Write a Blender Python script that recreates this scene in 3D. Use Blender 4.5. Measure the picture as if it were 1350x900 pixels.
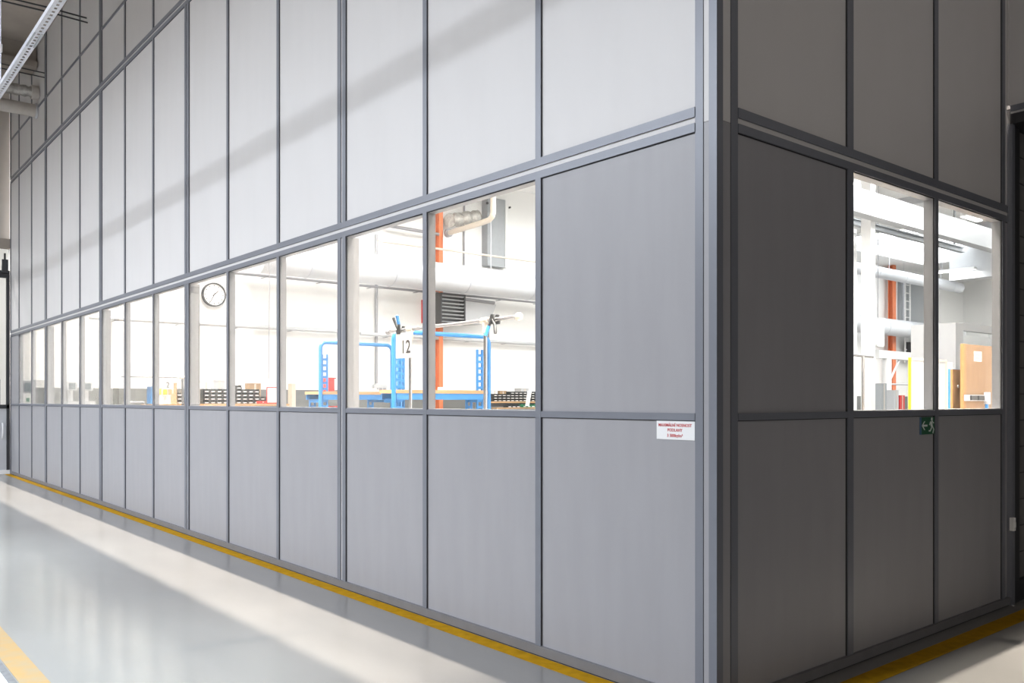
import bpy, bmesh, math, random
from mathutils import Vector, Matrix
random.seed(7)
S = bpy.context.scene
for o in list(bpy.data.objects): bpy.data.objects.remove(o)
COL = S.collection

# ------------------------------------------------------------------ camera
cam = bpy.data.cameras.new('camera'); co = bpy.data.objects.new('camera', cam); COL.objects.link(co)
cam.sensor_width = 36.0; cam.sensor_fit = 'HORIZONTAL'
cam.lens = 1131.27 / 1350 * 36.0
cam.shift_y = (527.78 - 450) / 1350
cam.clip_start = 0.05; cam.clip_end = 200
co.location = (-3.3886, -2.5382, 1.5149)
co.rotation_euler = (math.pi / 2, 0, -0.6942)
S.camera = co

# ------------------------------------------------------------------ world / exposure
w = bpy.data.worlds.new('hall_ambient'); S.world = w; w.use_nodes = True
bg = w.node_tree.nodes['Background']
bg.inputs[0].default_value = (1.0, 0.94, 0.88, 1)
bg.inputs[1].default_value = 0.39
S.view_settings.view_transform = 'Standard'; S.view_settings.look = 'None'
S.view_settings.gamma = 1.0; S.view_settings.exposure = 0.0
S.view_settings.use_curve_mapping = False

HALL_COL = (0.84, 0.905, 1.0); IN_COL = (1.0, 0.98, 0.95); EDGE_COL = (1.0, 0.885, 0.77)
HALL_W = 860.0      # watts of one aisle lamp
AISLE_FILL_W = 82.0     # added narrow lamps that brighten the aisle floor
IN_EDGE_W = 740.0   # interior lamps nearest the glazing
IN_W = 450.0        # interior lamps farther in

# ------------------------------------------------------------------ materials
def mat(name, col, rough=0.5, metal=0.0, noise=0.0, nscale=8.0, spec=0.5, emit=0.0, bump=0.0, stretch=None, col2=None):
    m = bpy.data.materials.new(name); m.use_nodes = True
    nt = m.node_tree; b = nt.nodes['Principled BSDF']
    c = (*col, 1)
    b.inputs['Base Color'].default_value = c
    b.inputs['Roughness'].default_value = rough; b.inputs['Metallic'].default_value = metal
    b.inputs['Specular IOR Level'].default_value = spec
    if emit:
        b.inputs['Emission Color'].default_value = c; b.inputs['Emission Strength'].default_value = emit
    if noise or bump:
        tc = nt.nodes.new('ShaderNodeTexCoord'); mp = nt.nodes.new('ShaderNodeMapping')
        if stretch: mp.inputs['Scale'].default_value = stretch
        nz = nt.nodes.new('ShaderNodeTexNoise'); nz.inputs['Scale'].default_value = nscale; nz.inputs['Detail'].default_value = 5
        nt.links.new(tc.outputs['Object'], mp.inputs['Vector']); nt.links.new(mp.outputs['Vector'], nz.inputs['Vector'])
        if noise:
            rp = nt.nodes.new('ShaderNodeValToRGB')
            d = col2 or tuple(x * (1 - noise) for x in col)
            rp.color_ramp.elements[0].color = (*d, 1); rp.color_ramp.elements[0].position = 0.3
            rp.color_ramp.elements[1].color = c; rp.color_ramp.elements[1].position = 0.65
            nt.links.new(nz.outputs['Fac'], rp.inputs['Fac']); nt.links.new(rp.outputs['Color'], b.inputs['Base Color'])
        if bump:
            bp = nt.nodes.new('ShaderNodeBump'); bp.inputs['Strength'].default_value = bump; bp.inputs['Distance'].default_value = 0.02
            nt.links.new(nz.outputs['Fac'], bp.inputs['Height']); nt.links.new(bp.outputs['Normal'], b.inputs['Normal'])
    return m

def glass_mat():
    m = bpy.data.materials.new('clear_glass'); m.use_nodes = True; nt = m.node_tree
    for n in list(nt.nodes): nt.nodes.remove(n)
    out = nt.nodes.new('ShaderNodeOutputMaterial'); mx = nt.nodes.new('ShaderNodeMixShader')
    tr = nt.nodes.new('ShaderNodeBsdfTransparent'); gl = nt.nodes.new('ShaderNodeBsdfGlossy'); fr = nt.nodes.new('ShaderNodeFresnel')
    tr.inputs[0].default_value = (0.985, 0.99, 0.988, 1); gl.inputs['Roughness'].default_value = 0.02
    bf = nt.nodes.new('ShaderNodeNewGeometry'); io = nt.nodes.new('ShaderNodeMapRange')   # same index on both faces of a thin pane
    io.inputs['To Min'].default_value = 1.25; io.inputs['To Max'].default_value = 1/1.25
    nt.links.new(bf.outputs['Backfacing'], io.inputs['Value']); nt.links.new(io.outputs[0], fr.inputs['IOR'])
    nt.links.new(fr.outputs[0], mx.inputs[0]); nt.links.new(tr.outputs[0], mx.inputs[1]); nt.links.new(gl.outputs[0], mx.inputs[2])
    nt.links.new(mx.outputs[0], out.inputs[0])
    return m

def floor_mat():
    m = mat('epoxy_floor', (0.240, 0.234, 0.226), 0.22, noise=0.10, nscale=1.3, spec=0.5, stretch=(1.6, 0.7, 1))
    nt = m.node_tree; b = nt.nodes['Principled BSDF']; out = nt.nodes['Material Output']
    b.inputs['Roughness'].default_value = 0.115            # polished film ...
    c = nt.nodes.new('ShaderNodeBsdfPrincipled'); c.inputs['Roughness'].default_value = 0.32   # ... over a worn, duller one
    nt.links.new(b.inputs['Base Color'].links[0].from_socket, c.inputs['Base Color'])
    mx = nt.nodes.new('ShaderNodeMixShader'); mx.inputs[0].default_value = 0.5
    nt.links.new(b.outputs[0], mx.inputs[1]); nt.links.new(c.outputs[0], mx.inputs[2]); nt.links.new(mx.outputs[0], out.inputs[0])
    return m

M = dict(
    floor=floor_mat(),
    panel_low=mat('grey_panel', (0.318, 0.314, 0.330), 0.42, noise=0.05, nscale=3, stretch=(3, 3, 0.5)),
    panel_up=mat('off_white_panel', (0.63, 0.615, 0.61), 0.45, noise=0.03, nscale=2, stretch=(2, 2, 0.5)),
    profile=mat('grey_aluminium_profile', (0.185, 0.195, 0.225), 0.38, metal=0.15, noise=0.06, nscale=6, stretch=(1, 1, 0.1)),
    base=mat('base_profile_grey', (0.17, 0.17, 0.18), 0.5, noise=0.1, nscale=10),
    seam_black=mat('seam_and_shade_black', (0.02, 0.02, 0.022), 0.7),  # shade lines painted beside profiles; also the black joint under the base
    reveal=mat('reveal_grey', (0.30, 0.305, 0.32), 0.4, noise=0.03),
    glass=glass_mat(),
    yellow=mat('yellow_floor_paint', (0.46, 0.25, 0.004), 0.7, noise=0.25, nscale=14, spec=0.1),
    ochre=mat('worn_yellow_paint', (0.33, 0.205, 0.075), 0.55, noise=0.4, nscale=12, col2=(0.27, 0.21, 0.13)),
    white_paint=mat('white_floor_paint', (0.8, 0.8, 0.78), 0.4, noise=0.08),
    darkline=mat('dark_floor_joint', (0.16, 0.16, 0.17), 0.6, noise=0.4, nscale=20),
    ceil=mat('ceiling_plaster', (0.36, 0.31, 0.27), 0.85, noise=0.14, nscale=2.0),
    beam=mat('ceiling_beam_paint', (0.32, 0.28, 0.24), 0.8, noise=0.1, nscale=3),
    wallw=mat('white_wall', (0.86, 0.86, 0.85), 0.75, noise=0.04, nscale=1.5),
    wallend=mat('hall_end_wall', (0.50, 0.46, 0.42), 0.8, noise=0.08, nscale=3),
    wains=mat('grey_wainscot', (0.16, 0.165, 0.16), 0.5, noise=0.06),
    galv=mat('galvanised_steel', (0.66, 0.68, 0.74), 0.35, metal=0.55, noise=0.12, nscale=20),
    chrome=mat('chrome_tube', (0.40, 0.40, 0.41), 0.22, metal=0.9, noise=0.04),
    duct=mat('white_duct', (0.66, 0.68, 0.72), 0.4, metal=0.2, noise=0.05),
    flex=mat('insulated_foil_duct', (0.52, 0.50, 0.47), 0.4, metal=0.4, noise=0.35, nscale=14, bump=0.8),
    beige=mat('beige_lagging', (0.50, 0.46, 0.42), 0.6, noise=0.15, nscale=6),
    pipe=mat('grey_pipe', (0.30, 0.30, 0.32), 0.4, metal=0.3, noise=0.05),
    pipew=mat('cream_pipe', (0.62, 0.55, 0.47), 0.5, noise=0.05),
    orange=mat('red_lead_column', (0.72, 0.20, 0.08), 0.5, noise=0.15, nscale=5),
    blue=mat('blue_powder_coat', (0.035, 0.21, 0.52), 0.35, noise=0.06),
    wood=mat('beech_board', (0.50, 0.30, 0.15), 0.5, noise=0.25, nscale=6, stretch=(0.4, 8, 8)),
    ply=mat('plywood_face', (0.205, 0.125, 0.07), 0.6, noise=0.22, nscale=5, stretch=(5, 5, 0.5)),
    plyedge=mat('plywood_edge', (0.30, 0.155, 0.06), 0.6, noise=0.2, nscale=20, stretch=(1, 1, 6)),
    card=mat('cardboard', (0.42, 0.28, 0.16), 0.8, noise=0.15),
    black=mat('black_plastic', (0.02, 0.022, 0.025), 0.4, noise=0.1),
    bin=mat('anthracite_bin_plastic', (0.028, 0.034, 0.036), 0.4, noise=0.1),
    green=mat('green_bin_plastic', (0.03, 0.19, 0.10), 0.4, noise=0.1),
    white=mat('white_plastic', (0.80, 0.80, 0.80), 0.4, noise=0.02),
    paper=mat('paper', (0.80, 0.80, 0.80), 0.7, noise=0.02),
    red=mat('red_plastic', (0.62, 0.035, 0.03), 0.4, noise=0.1),
    redprint=mat('red_print', (0.50, 0.02, 0.025), 0.6),
    ink=mat('dark_print', (0.03, 0.03, 0.035), 0.6),
    exitg=mat('exit_sign_green', (0.012, 0.10, 0.045), 0.35, noise=0.05),
    exitedge=mat('exit_sign_edge', (0.10, 0.20, 0.32), 0.35),
    exitw=mat('exit_sign_white', (0.74, 0.78, 0.75), 0.4),
    greym=mat('grey_machine_paint', (0.32, 0.34, 0.36), 0.45, noise=0.08),
    lgrey=mat('light_grey_metal', (0.50, 0.51, 0.53), 0.4, noise=0.05),
    yel=mat('yellow_plastic', (0.72, 0.43, 0.02), 0.4, noise=0.05),
    block=mat('painted_blockwork', (0.16, 0.155, 0.15), 0.85, noise=0.15, nscale=12, bump=0.2),
    mortar=mat('mortar', (0.07, 0.07, 0.07), 0.9, noise=0.1),
    dark=mat('dark_steel_frame', (0.035, 0.036, 0.04), 0.45, noise=0.1),
    lamp=mat('lamp_diffuser', (1.0, 0.98, 0.94), 0.5, emit=6.0),
    sky=mat('skylight_glazing', (0.95, 0.98, 1.0), 0.5, emit=5.0),
    dial=mat('clock_dial', (0.85, 0.85, 0.83), 0.4),
    screen=mat('display_glass', (0.10, 0.13, 0.15), 0.15),
)

# ------------------------------------------------------------------ mesh helpers
class MB:
    def __init__(s): s.v = []; s.f = []; s.m = []; s.sm = []
    def _add(s, vs, fs, m=0, smooth=False):
        k = len(s.v); s.v += [tuple(a) for a in vs]
        for f in fs: s.f.append([k + i for i in f]); s.m.append(m); s.sm.append(smooth)
        return s
    def box(s, x0, x1, y0, y1, z0, z1, m=0):
        vs = [(x0,y0,z0),(x1,y0,z0),(x1,y1,z0),(x0,y1,z0),(x0,y0,z1),(x1,y0,z1),(x1,y1,z1),(x0,y1,z1)]
        return s._add(vs, [(0,3,2,1),(4,5,6,7),(0,1,5,4),(1,2,6,5),(2,3,7,6),(3,0,4,7)], m)
    def tube(s, pts, r, n=10, m=0, rad=None):
        pts = [Vector(p) for p in pts]; rings = []
        prev = None
        for i, p in enumerate(pts):
            a = pts[max(i-1, 0)]; b = pts[min(i+1, len(pts)-1)]
            t = (b - a).normalized()
            if prev is None:
                u = t.orthogonal().normalized()
            else:
                u = (prev - t * prev.dot(t)).normalized()
            prev = u; q = t.cross(u); rr = rad[i] if rad else r
            rings.append([p + (u * math.cos(2*math.pi*k/n) + q * math.sin(2*math.pi*k/n)) * rr for k in range(n)])
        vs = [v for rg in rings for v in rg]; fs = []
        for i in range(len(pts)-1):
            for k in range(n):
                fs.append((i*n+k, i*n+(k+1) % n, (i+1)*n+(k+1) % n, (i+1)*n+k))
        s._add(vs, fs, m, True)
        s._add(rings[0], [tuple(range(n))[::-1]], m); s._add(rings[-1], [tuple(range(n))], m)
        return s
    def ball(s, c, r, m=0, n=12):
        pts = []; rad = []
        for i in range(7):
            a = -math.pi/2 + math.pi*i/6
            pts.append((c[0], c[1], c[2] + r*math.sin(a))); rad.append(max(r*math.cos(a), 0.001))
        return s.tube(pts, r, n, m, rad)
    def prism(s, poly, o, ux, uy, d, m=0):
        o = Vector(o); ux = Vector(ux); uy = Vector(uy); d = Vector(d); n = len(poly)
        a = [o + ux*p[0] + uy*p[1] for p in poly]; b = [p + d for p in a]
        fs = [tuple(range(n)), tuple(range(n, 2*n))[::-1]] + [(i, (i+1) % n + 0, (i+1) % n + n, i + n) for i in range(n)]
        return s._add(a + b, fs, m)
    def mesh(s, name, mats):
        me = bpy.data.meshes.new(name); me.from_pydata(s.v, [], s.f)
        for mm in mats: me.materials.append(M[mm])
        for p, mi, sm in zip(me.polygons, s.m, s.sm): p.material_index = mi; p.use_smooth = sm
        bm = bmesh.new(); bm.from_mesh(me); bmesh.ops.recalc_face_normals(bm, faces=bm.faces); bm.to_mesh(me); bm.free()
        return me
def link(name, me, parent=None, loc=(0,0,0)):
    o = bpy.data.objects.new(name, me); COL.objects.link(o); o.location = loc
    if parent is not None: o.parent = parent
    return o
def ob(name, mb, mats, parent=None, loc=(0,0,0)):
    if isinstance(mats, str): mats = [mats]
    return link(name, mb.mesh(name, mats), parent, loc)
def tag(o, label, cat, group=None):
    o['label'] = label; o['category'] = cat
    if group: o['group'] = group
    return o
def thing(name, label, cat, loc=(0,0,0), group=None):
    return tag(link(name, None, None, loc), label, cat, group)
def struct(o): o['kind'] = 'structure'; return o
def sroot(name, loc=(0,0,0)): return struct(link(name, None, None, loc))
def B(*a, m=0): return MB().box(*a, m=m)
def dup(o, parent=None, loc=None):
    c = o.copy(); COL.objects.link(c); c.parent = parent
    if loc is not None: c.location = loc
    for ch in o.children: dup(ch, c)
    return c
def text(name, s, size, o, ux, uy, matname, parent, thick=0.0, align='CENTER', space=1.0, depth=0.0008, fit=0):
    cu = bpy.data.curves.new(name, 'FONT'); cu.body = s; cu.size = size; cu.align_x = align; cu.align_y = 'CENTER'
    cu.offset = thick; cu.extrude = depth; cu.space_character = space; cu.resolution_u = 3
    t = bpy.data.objects.new(name, cu); COL.objects.link(t)
    dg = bpy.context.evaluated_depsgraph_get(); dg.update()
    me = bpy.data.meshes.new_from_object(t.evaluated_get(dg)); bpy.data.objects.remove(t)
    me.materials.clear(); me.materials.append(M[matname])
    if fit:
        xs = [v.co.x for v in me.vertices]; me.transform(Matrix.Scale(fit/(max(xs)-min(xs)), 4, (1, 0, 0)))
    ux = Vector(ux); uy = Vector(uy); n = ux.cross(uy)
    R = Matrix((ux, uy, n)).transposed().to_4x4(); R.translation = Vector(o)
    me.transform(R)
    return link(name, me, parent)

# ================================================================== SETTING
CEIL = 8.05; BW = 17.9
# floor
fl = struct(ob('floor', B(-14, 46.2, -9, 30, -0.2, 0.0), 'floor'))
ob('painted_line', B(-0.130, -0.020, 0.0, 17.7, 0.0005, 0.002), 'yellow', fl)
ob('painted_line', B(-0.05, 3.52, -0.253, -0.125, 0.0005, 0.002), 'yellow', fl)
ob('painted_line', B(-2.475, -2.345, -6, 16, 0.0005, 0.002), 'ochre', fl)
ob('floor_joint', B(-2.52, -2.482, -6, 16, 0.0005, 0.0015), 'darkline', fl)
ob('painted_line', B(-2.95, -2.522, -6, 16, 0.0005, 0.002), 'white_paint', fl)
# ceiling
ce = struct(ob('ceiling', B(-14, 3.6, -9, 18.1, CEIL, CEIL + 0.2), 'ceil'))
for y in (3.2, 9.2, 15.2):
    bm_ = MB().box(-14, -0.01, y, y + 0.35, 7.72, CEIL - 0.001); bm_.box(-14, -0.01, y - 0.09, y + 0.44, 7.62, 7.72)
    struct(ob('trim_%d' % (2 + int(y/3)), bm_, 'beam'))

# ---- partition walls (local frame: a along the wall, d depth into the room)
ZB, ZS0, ZS1, ZR0, ZR1, ZR2, ZR3 = 0.062, 1.416, 1.452, 2.833, 2.877, 2.907, 2.955
def wbox(side, a0, a1, d0, d1, z0, z1, m=0, mb=None):
    mb = mb or MB()
    return mb.box(d0, d1, a0, a1, z0, z1, m) if side == 'L' else mb.box(a0, a1, d0, d1, z0, z1, m)
PC = {}
def panel(side, parent, a0, a1, z0, z1, mt):
    key = (side, round(a1-a0, 3), round(z1-z0, 3), mt)
    if key not in PC:
        PC[key] = wbox(side, 0, a1-a0, 0.004, 0.058, 0, z1-z0).mesh('panel', [mt])
    return link('panel', PC[key], parent, (0, a0, z0) if side == 'L' else (a0, 0, z0))
PROUD = -0.008
def shade_strip(side, mb, a0, a1, z0, z1):   # near-black strip standing in for shade beside a proud profile
    wbox(side, a0, a1, -0.001, 0.02, z0, z1, 1, mb)
HP = 0.024
ROWS_UP = [(ZR3, 6.00), (6.12, 6.875), (6.915, CEIL)]
win_n = [0]
def window(side, a0, a1):
    win_n[0] += 1
    r = sroot('window_%d' % win_n[0])
    z0, z1 = ZS1, ZR0; t = 0.006
    fr = MB()
    wbox(side, a0, a0+t, 0.004, 0.064, z0, z1, 0, fr); wbox(side, a1-t, a1, 0.004, 0.064, z0, z1, 0, fr)
    wbox(side, a0+t, a1-t, 0.004, 0.064, z0, z0+t, 0, fr); wbox(side, a0+t, a1-t, 0.004, 0.064, z1-t, z1, 0, fr)
    ob('window_frame', fr, 'reveal', r)
    ob('pane', wbox(side, a0+t, a1-t, 0.006, 0.011, z0+t, z1-t), 'glass', r)
    ob('pane', wbox(side, a0+t, a1-t, 0.056, 0.061, z0+t, z1-t), 'glass', r)
def partition(side, edges, kinds, double, end, parent):
    """edges: list of (bay start, bay end); kinds: 'w' window or 's' solid"""
    for (a0, a1), k in zip(edges, kinds):
        panel(side, parent, a0, a1, ZB, ZS0, 'panel_low')
        if k == 's': panel(side, parent, a0, a1, ZS1, ZR0, 'panel_low')
        else: window(side, a0, a1)
        for z0, z1 in ROWS_UP: panel(side, parent, a0, a1, z0, z1, 'panel_up')
        rl = wbox(side, a0, a1, PROUD + 0.001, 0.066, ZS0, ZS1); shade_strip(side, rl, a0, a1, ZS0 - 0.004, ZS0)
        ob('sill_rail', rl, ['profile', 'seam_black'], parent)
        rl = wbox(side, a0, a1, PROUD + 0.001, 0.066, 6.875, 6.915)
        ob('rail', rl, ['profile', 'seam_black'], parent)
    A0, A1 = edges[0][0], end
    for z in (ZR0, 6.0):
        rl = wbox(side, A0, A1, PROUD, 0.066, z, z + 0.044); shade_strip(side, rl, A0, A1, z - 0.004, z)
        ob('rail', rl, ['profile', 'seam_black'], parent)
        rl = wbox(side, A0, A1, PROUD, 0.066, z + 0.074, z + 0.122)
        ob('rail', rl, ['profile', 'seam_black'], parent)
        ob('rail_strip', wbox(side, A0, A1, 0.002, 0.058, z + 0.044, z + 0.074), 'panel_up', parent)
    bp = wbox(side, A0 - 0.05, A1, -0.018, 0.07, 0.008, ZB); wbox(side, A0 - 0.05, A1, -0.012, 0.06, 0.0, 0.008, 1, bp)
    ob('base_profile', bp, ['base', 'seam_black'], parent)
def post(side, parent, c, double=False):
    # a post runs in two lengths: below the double rail and above it (the rail passes through)
    for z0, z1 in ((ZB, ZR0), (ZR3, 6.0), (6.122, CEIL)):
        mb = MB()
        if double:
            wbox(side, c-0.068, c-0.014, PROUD, 0.066, z0, z1, 0, mb); wbox(side, c+0.014, c+0.068, PROUD, 0.066, z0, z1, 0, mb)
            wbox(side, c-0.014, c+0.014, 0.000, 0.060, z0, z1, 2, mb)
            shade_strip(side, mb, c-0.072, c-0.068, z0, z1)
            wbox(side, c-0.06, c+0.06, 0.066, 0.122, z0, z1, 3, mb)
        else:
            wbox(side, c-HP, c+HP, PROUD, 0.066, z0, z1, 0, mb); shade_strip(side, mb, c-HP-0.003, c-HP, z0, z1)
        ob('post', mb, ['profile', 'seam_black', 'panel_up', 'reveal'], parent)

# left partition (runs along y at x = 0)
wl = sroot('wall_left')
PL = [1.2823 + 1.2*i for i in range(14)]; END_L = 17.76
dbl = {2, 5, 8, 11}
edges = []; prev = 0.1236
for i, c in enumerate(PL):
    h = 0.068 if i in dbl else HP
    edges.append((prev, c - h)); prev = c + h
edges.append((prev, END_L - 0.03))
partition('L', edges, ['s'] + ['w']*13 + ['s'], dbl, END_L, wl)
for i, c in enumerate(PL): post('L', wl, c, i in dbl)
post('L', wl, END_L - 0.006)
# right partition (runs along x at y = 0)
wr = sroot('wall_right')
PR = [1.2375, 2.326, 3.415]; END_R = 3.50
edges = [(0.168, PR[0]-0.031), (PR[0]+0.031, PR[1]-HP), (PR[1]+HP, PR[2]-HP)]
partition('R', edges, ['s', 'w', 'w'], set(), END_R, wr)
for i, c in enumerate(PR):
    for z0, z1 in ((ZB, ZR0), (ZR3, 6.0), (6.122, CEIL)):
        h = 0.031 if i == 0 else HP
        mb = wbox('R', c-h, c+h, PROUD, 0.066, z0, z1); shade_strip('R', mb, c-h-0.005, c-h, z0, z1)
        ob('post', mb, ['profile', 'seam_black'], wr)
ob('end_strip', B(PR[2]+HP, END_R, 0.004, 0.06, ZB, ZR0), 'panel_low', wr)
ob('end_strip', B(PR[2]+HP, END_R, 0.004, 0.06, ZR3, CEIL), 'panel_up', wr)
# corner column
cc = sroot('trim_1')
ob('corner_profile', MB().box(-0.012, 0.037, -0.012, 0.035, 0.0, CEIL), 'profile', cc)
for z0, z1, mt in ((ZB, 2.868, 'panel_low'), (2.870, CEIL, 'panel_up')):
    ob('strip', MB().box(0.0, 0.05, 0.035, 0.0745, z0, z1), mt, cc)
    ob('strip', MB().box(0.037, 0.112, 0.0, 0.03, z0, z1), mt, cc)
mb = MB().box(-0.004, 0.066, 0.0755, 0.1236, ZB, CEIL); mb.box(-0.001, 0.05, 0.0745, 0.0755, ZB, CEIL, 1)
ob('corner_post', mb, ['profile', 'seam_black'], cc)
mb = MB().box(0.113, 0.168, -0.004, 0.066, ZB, CEIL); mb.box(0.112, 0.113, -0.001, 0.05, ZB, CEIL, 1)
ob('corner_post', mb, ['profile', 'seam_black'], cc)
ob('corner_base', MB().box(-0.018, 0.168, -0.018, 0.07, 0.0, ZB).box(-0.018, 0.07, 0.07, 0.0735, 0, ZB), 'base', cc)

# return wall beyond the right partition with its dark doorway
wn = sroot('wall_return')
ob('header_panel', B(3.53, 3.60, -4.0, 0.06, 3.70, CEIL), 'panel_up', wn)
ob('header_panel_edge', B(3.50, 3.53, -0.004, 0.06, 3.70, CEIL), 'panel_up', wn)
ob('header_rail', B(3.520, 3.60, -4.0, -0.012, 3.655, 3.70), 'profile', wn)
ob('header_strip', B(3.526, 3.60, -4.0, -0.012, 3.635, 3.655), 'panel_up', wn)
ob('header_rail', B(3.512, 3.60, -4.0, -0.012, 3.56, 3.635), 'dark', wn)
dj = sroot('door_1')
ob('door_jamb', MB().box(3.51, 3.56, -0.03, 0.06, 0.0, 3.56), 'profile', dj)
ob('door_jamb_stop', MB().box(3.56, 3.70, -0.012, 0.06, 0.0, 3.56).box(3.60, 4.4, -0.006, 0.05, 0, 0.16), 'dark', dj)
ob('door_head', MB().box(3.60, 4.4, -4.0, 0.05, 3.56, 3.70), 'dark', dj)
lt = MB().box(3.485, 3.52, -0.05, -0.02, 0.555, 0.65); lt.box(3.492, 3.51, -0.056, -0.05, 0.58, 0.62)
ob('latch_keeper', lt, 'white', dj)
wb = sroot('wall_block')
ob('mortar_bed', B(3.70, 6.2, 0.02, 0.12, 0.0, 3.56), 'mortar', wb)
for r in range(17):
    off = 0.0 if r % 2 else 0.2
    for k in range(6):
        x0 = 3.705 + k*0.40 - off; x1 = x0 + 0.39; x0 = max(x0, 3.705)
        z0 = 0.17 + r*0.2
        ob('block', B(x0, x1, 0.008 + 0.002*((r*7+k*3) % 3), 0.06, z0, min(z0 + 0.19, 3.555)), 'block', wb)
struct(ob('wall_corridor', B(6.2, 6.4, -9, 0.12, 0, CEIL), 'block'))
ob('corridor_ceiling', B(3.6, 6.2, -9, 0.0, 3.75, 3.9), 'block', struct(link('ceiling_corridor', None)))

# hall end wall and interior back wall
wbk = sroot('wall_back')
ob('wall_face', B(-0.0, 46, BW, BW + 0.2, 0, CEIL), 'wallw', wbk)
ob('wainscot', B(0.2, 10.6, BW - 0.015, BW, 0, 1.79), 'wains', wbk)
ob('wainscot', B(10.6, 46, BW - 0.015, BW, 0, 1.72), 'wains', wbk)
we = sroot('wall_end')
ob('wall_upper', B(-9, 0.0, BW, BW + 0.2, 4.72, CEIL), 'wallend', we)
ob('wall_lower', B(-9, -4.0, BW, BW + 0.2, 0, 4.72), 'wallend', we)
ob('lintel', B(-4.2, -0.005, BW - 0.12, BW - 0.001, 4.66, 4.86), 'beam', we)
struct(ob('wall_far', B(46.0, 46.2, 0, BW, 0, CEIL), 'wallw'))
struct(ob('wall_front', B(3.62, 46, 0.121, 0.15, 0, CEIL), 'wallw'))
# interior ceiling with skylight openings
ci = sroot('ceiling_interior')
SKY = [(28.5, 37.5, 12.6, 16.2), (14, 20, 11.0, 14.0), (20, 27, 3.5, 6.5)]
mb = MB()
mb.box(0.07, 46, 0.07, BW, CEIL, CEIL + 0.2)
ob('ceiling_slab', mb, 'wallw', ci)
for k, (x0, x1, y0, y1) in enumerate(SKY):
    r = sroot('window_%d' % (win_n[0] + 1)); win_n[0] += 1
    fr = MB().box(x0-.1, x1+.1, y0-.1, y0, CEIL-.12, CEIL-.001).box(x0-.1, x1+.1, y1, y1+.1, CEIL-.12, CEIL-.001)
    fr.box(x0-.1, x0, y0, y1, CEIL-.12, CEIL-.001).box(x1, x1+.1, y0, y1, CEIL-.12, CEIL-.001)
    ob('skylight_frame', fr, 'wallw', r)
    n = 4; wd = (x1-x0)/n
    for i in range(n): ob('pane', B(x0+i*wd+.03, x0+(i+1)*wd-.03, y0, y1, CEIL-.06, CEIL-.02), 'sky', r)
# ceiling beams inside, seen through the glazing
struct(ob('trim_8', B(10, 46, 8.0, 8.3, 6.05, 6.64), 'lgrey'))
struct(ob('trim_9', B(34, 34.4, 9.0, 13.5, 6.58, CEIL - .001), 'lgrey'))
cr = MB().box(12, 24.6, 9.0, 9.14, 6.13, 6.16).box(12, 24.6, 9.06, 9.08, 6.16, 6.27).box(12, 24.6, 9.0, 9.14, 6.27, 6.30)
cr = struct(ob('trim_10', cr, 'greym'))
for x in (13, 19, 24): ob('rail_hanger', B(x, x+.06, 9.04, 9.1, 6.30, CEIL - .001), 'greym', cr)
for x in (12, 18, 24, 30):
    struct(ob('trim_%d' % (11 + x//6), B(x, x+.12, 9.5, BW, CEIL-.25, CEIL-.001), 'lgrey'))
# white steel columns
def column(x, y, wd, dp, z, label):
    t = thing('steel_column', label, 'column', (x, y, 0))
    ob('shaft', B(0, wd, 0, dp, 0.02, z), 'white', t); ob('base_plate', B(-.08, wd+.08, -.08, dp+.08, 0, .02), 'greym', t)
    ob('bracket', B(-.03, wd+.03, -.03, dp+.03, z-.14, z-.12), 'lgrey', t)
column(17.42, 8.31, .23, .26, CEIL, 'white square steel column behind the glass next to the solid right panel')
column(18.35, 9.3, .22, .22, 6.13, 'slim pale column just left of the wide white steel column')

# ================================================================== LAMPS
def lamp(name, label, x0, x1, y0, y1, z, power, col, group, spread=math.pi, hang=True):
    cx, cy = (x0+x1)/2, (y0+y1)/2
    t = thing(name, label, 'lamp', (cx, cy, z), group)
    hx, hy = (x1-x0)/2, (y1-y0)/2
    hb = MB().box(-hx, hx, -hy, hy, 0.03, 0.10).box(-hx, -hx+.01, -hy, hy, 0.0, 0.03).box(hx-.01, hx, -hy, hy, 0.0, 0.03)
    hb.box(-hx+.01, hx-.01, -hy, -hy+.01, 0, 0.03).box(-hx+.01, hx-.01, hy-.01, hy, 0, 0.03)
    hs = ob('housing', hb, 'white', t)
    ob('diffuser', B(-hx+.012, hx-.012, -hy+.012, hy-.012, 0.012, 0.029), 'lamp', hs)
    for s in (-1, 1):
        px, py = (s*hx*.7, 0) if hx > hy else (0, s*hy*.7)
        ob('suspension_wire', MB().tube([(px, py, .1), (px, py, CEIL - z - .002)], .006, 5), 'galv', t)
    if power:
        L = bpy.data.lights.new(name, 'AREA'); L.shape = 'RECTANGLE'; L.size = 2*hx - .03; L.size_y = 2*hy - .03
        L.energy = power; L.color = col; L.spread = spread
        lo = bpy.data.objects.new('light_source', L); COL.objects.link(lo); lo.parent = t; lo.location = (0, 0, 0.008)
    return t
for y in (1.6, 5.0, 8.4, 11.8, 15.6):
    lamp('aisle_lamp', 'long cool white strip lamp hung high above the aisle', -11.4, -8.6, y-0.4, y+0.4, 7.6, HALL_W, HALL_COL, 'aisle lamps', math.radians(168))
for y in (2.5, 7.0, 11.5, 16.0):  # unseen row added to brighten the aisle floor
    lamp('added_aisle_light', 'added narrow beam lamp out of view that brightens the aisle floor', -3.35, -3.05, y-1.2, y+1.2, 7.6, AISLE_FILL_W, (0.80, 0.93, 1.0), 'added aisle lights', math.radians(42))
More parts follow.
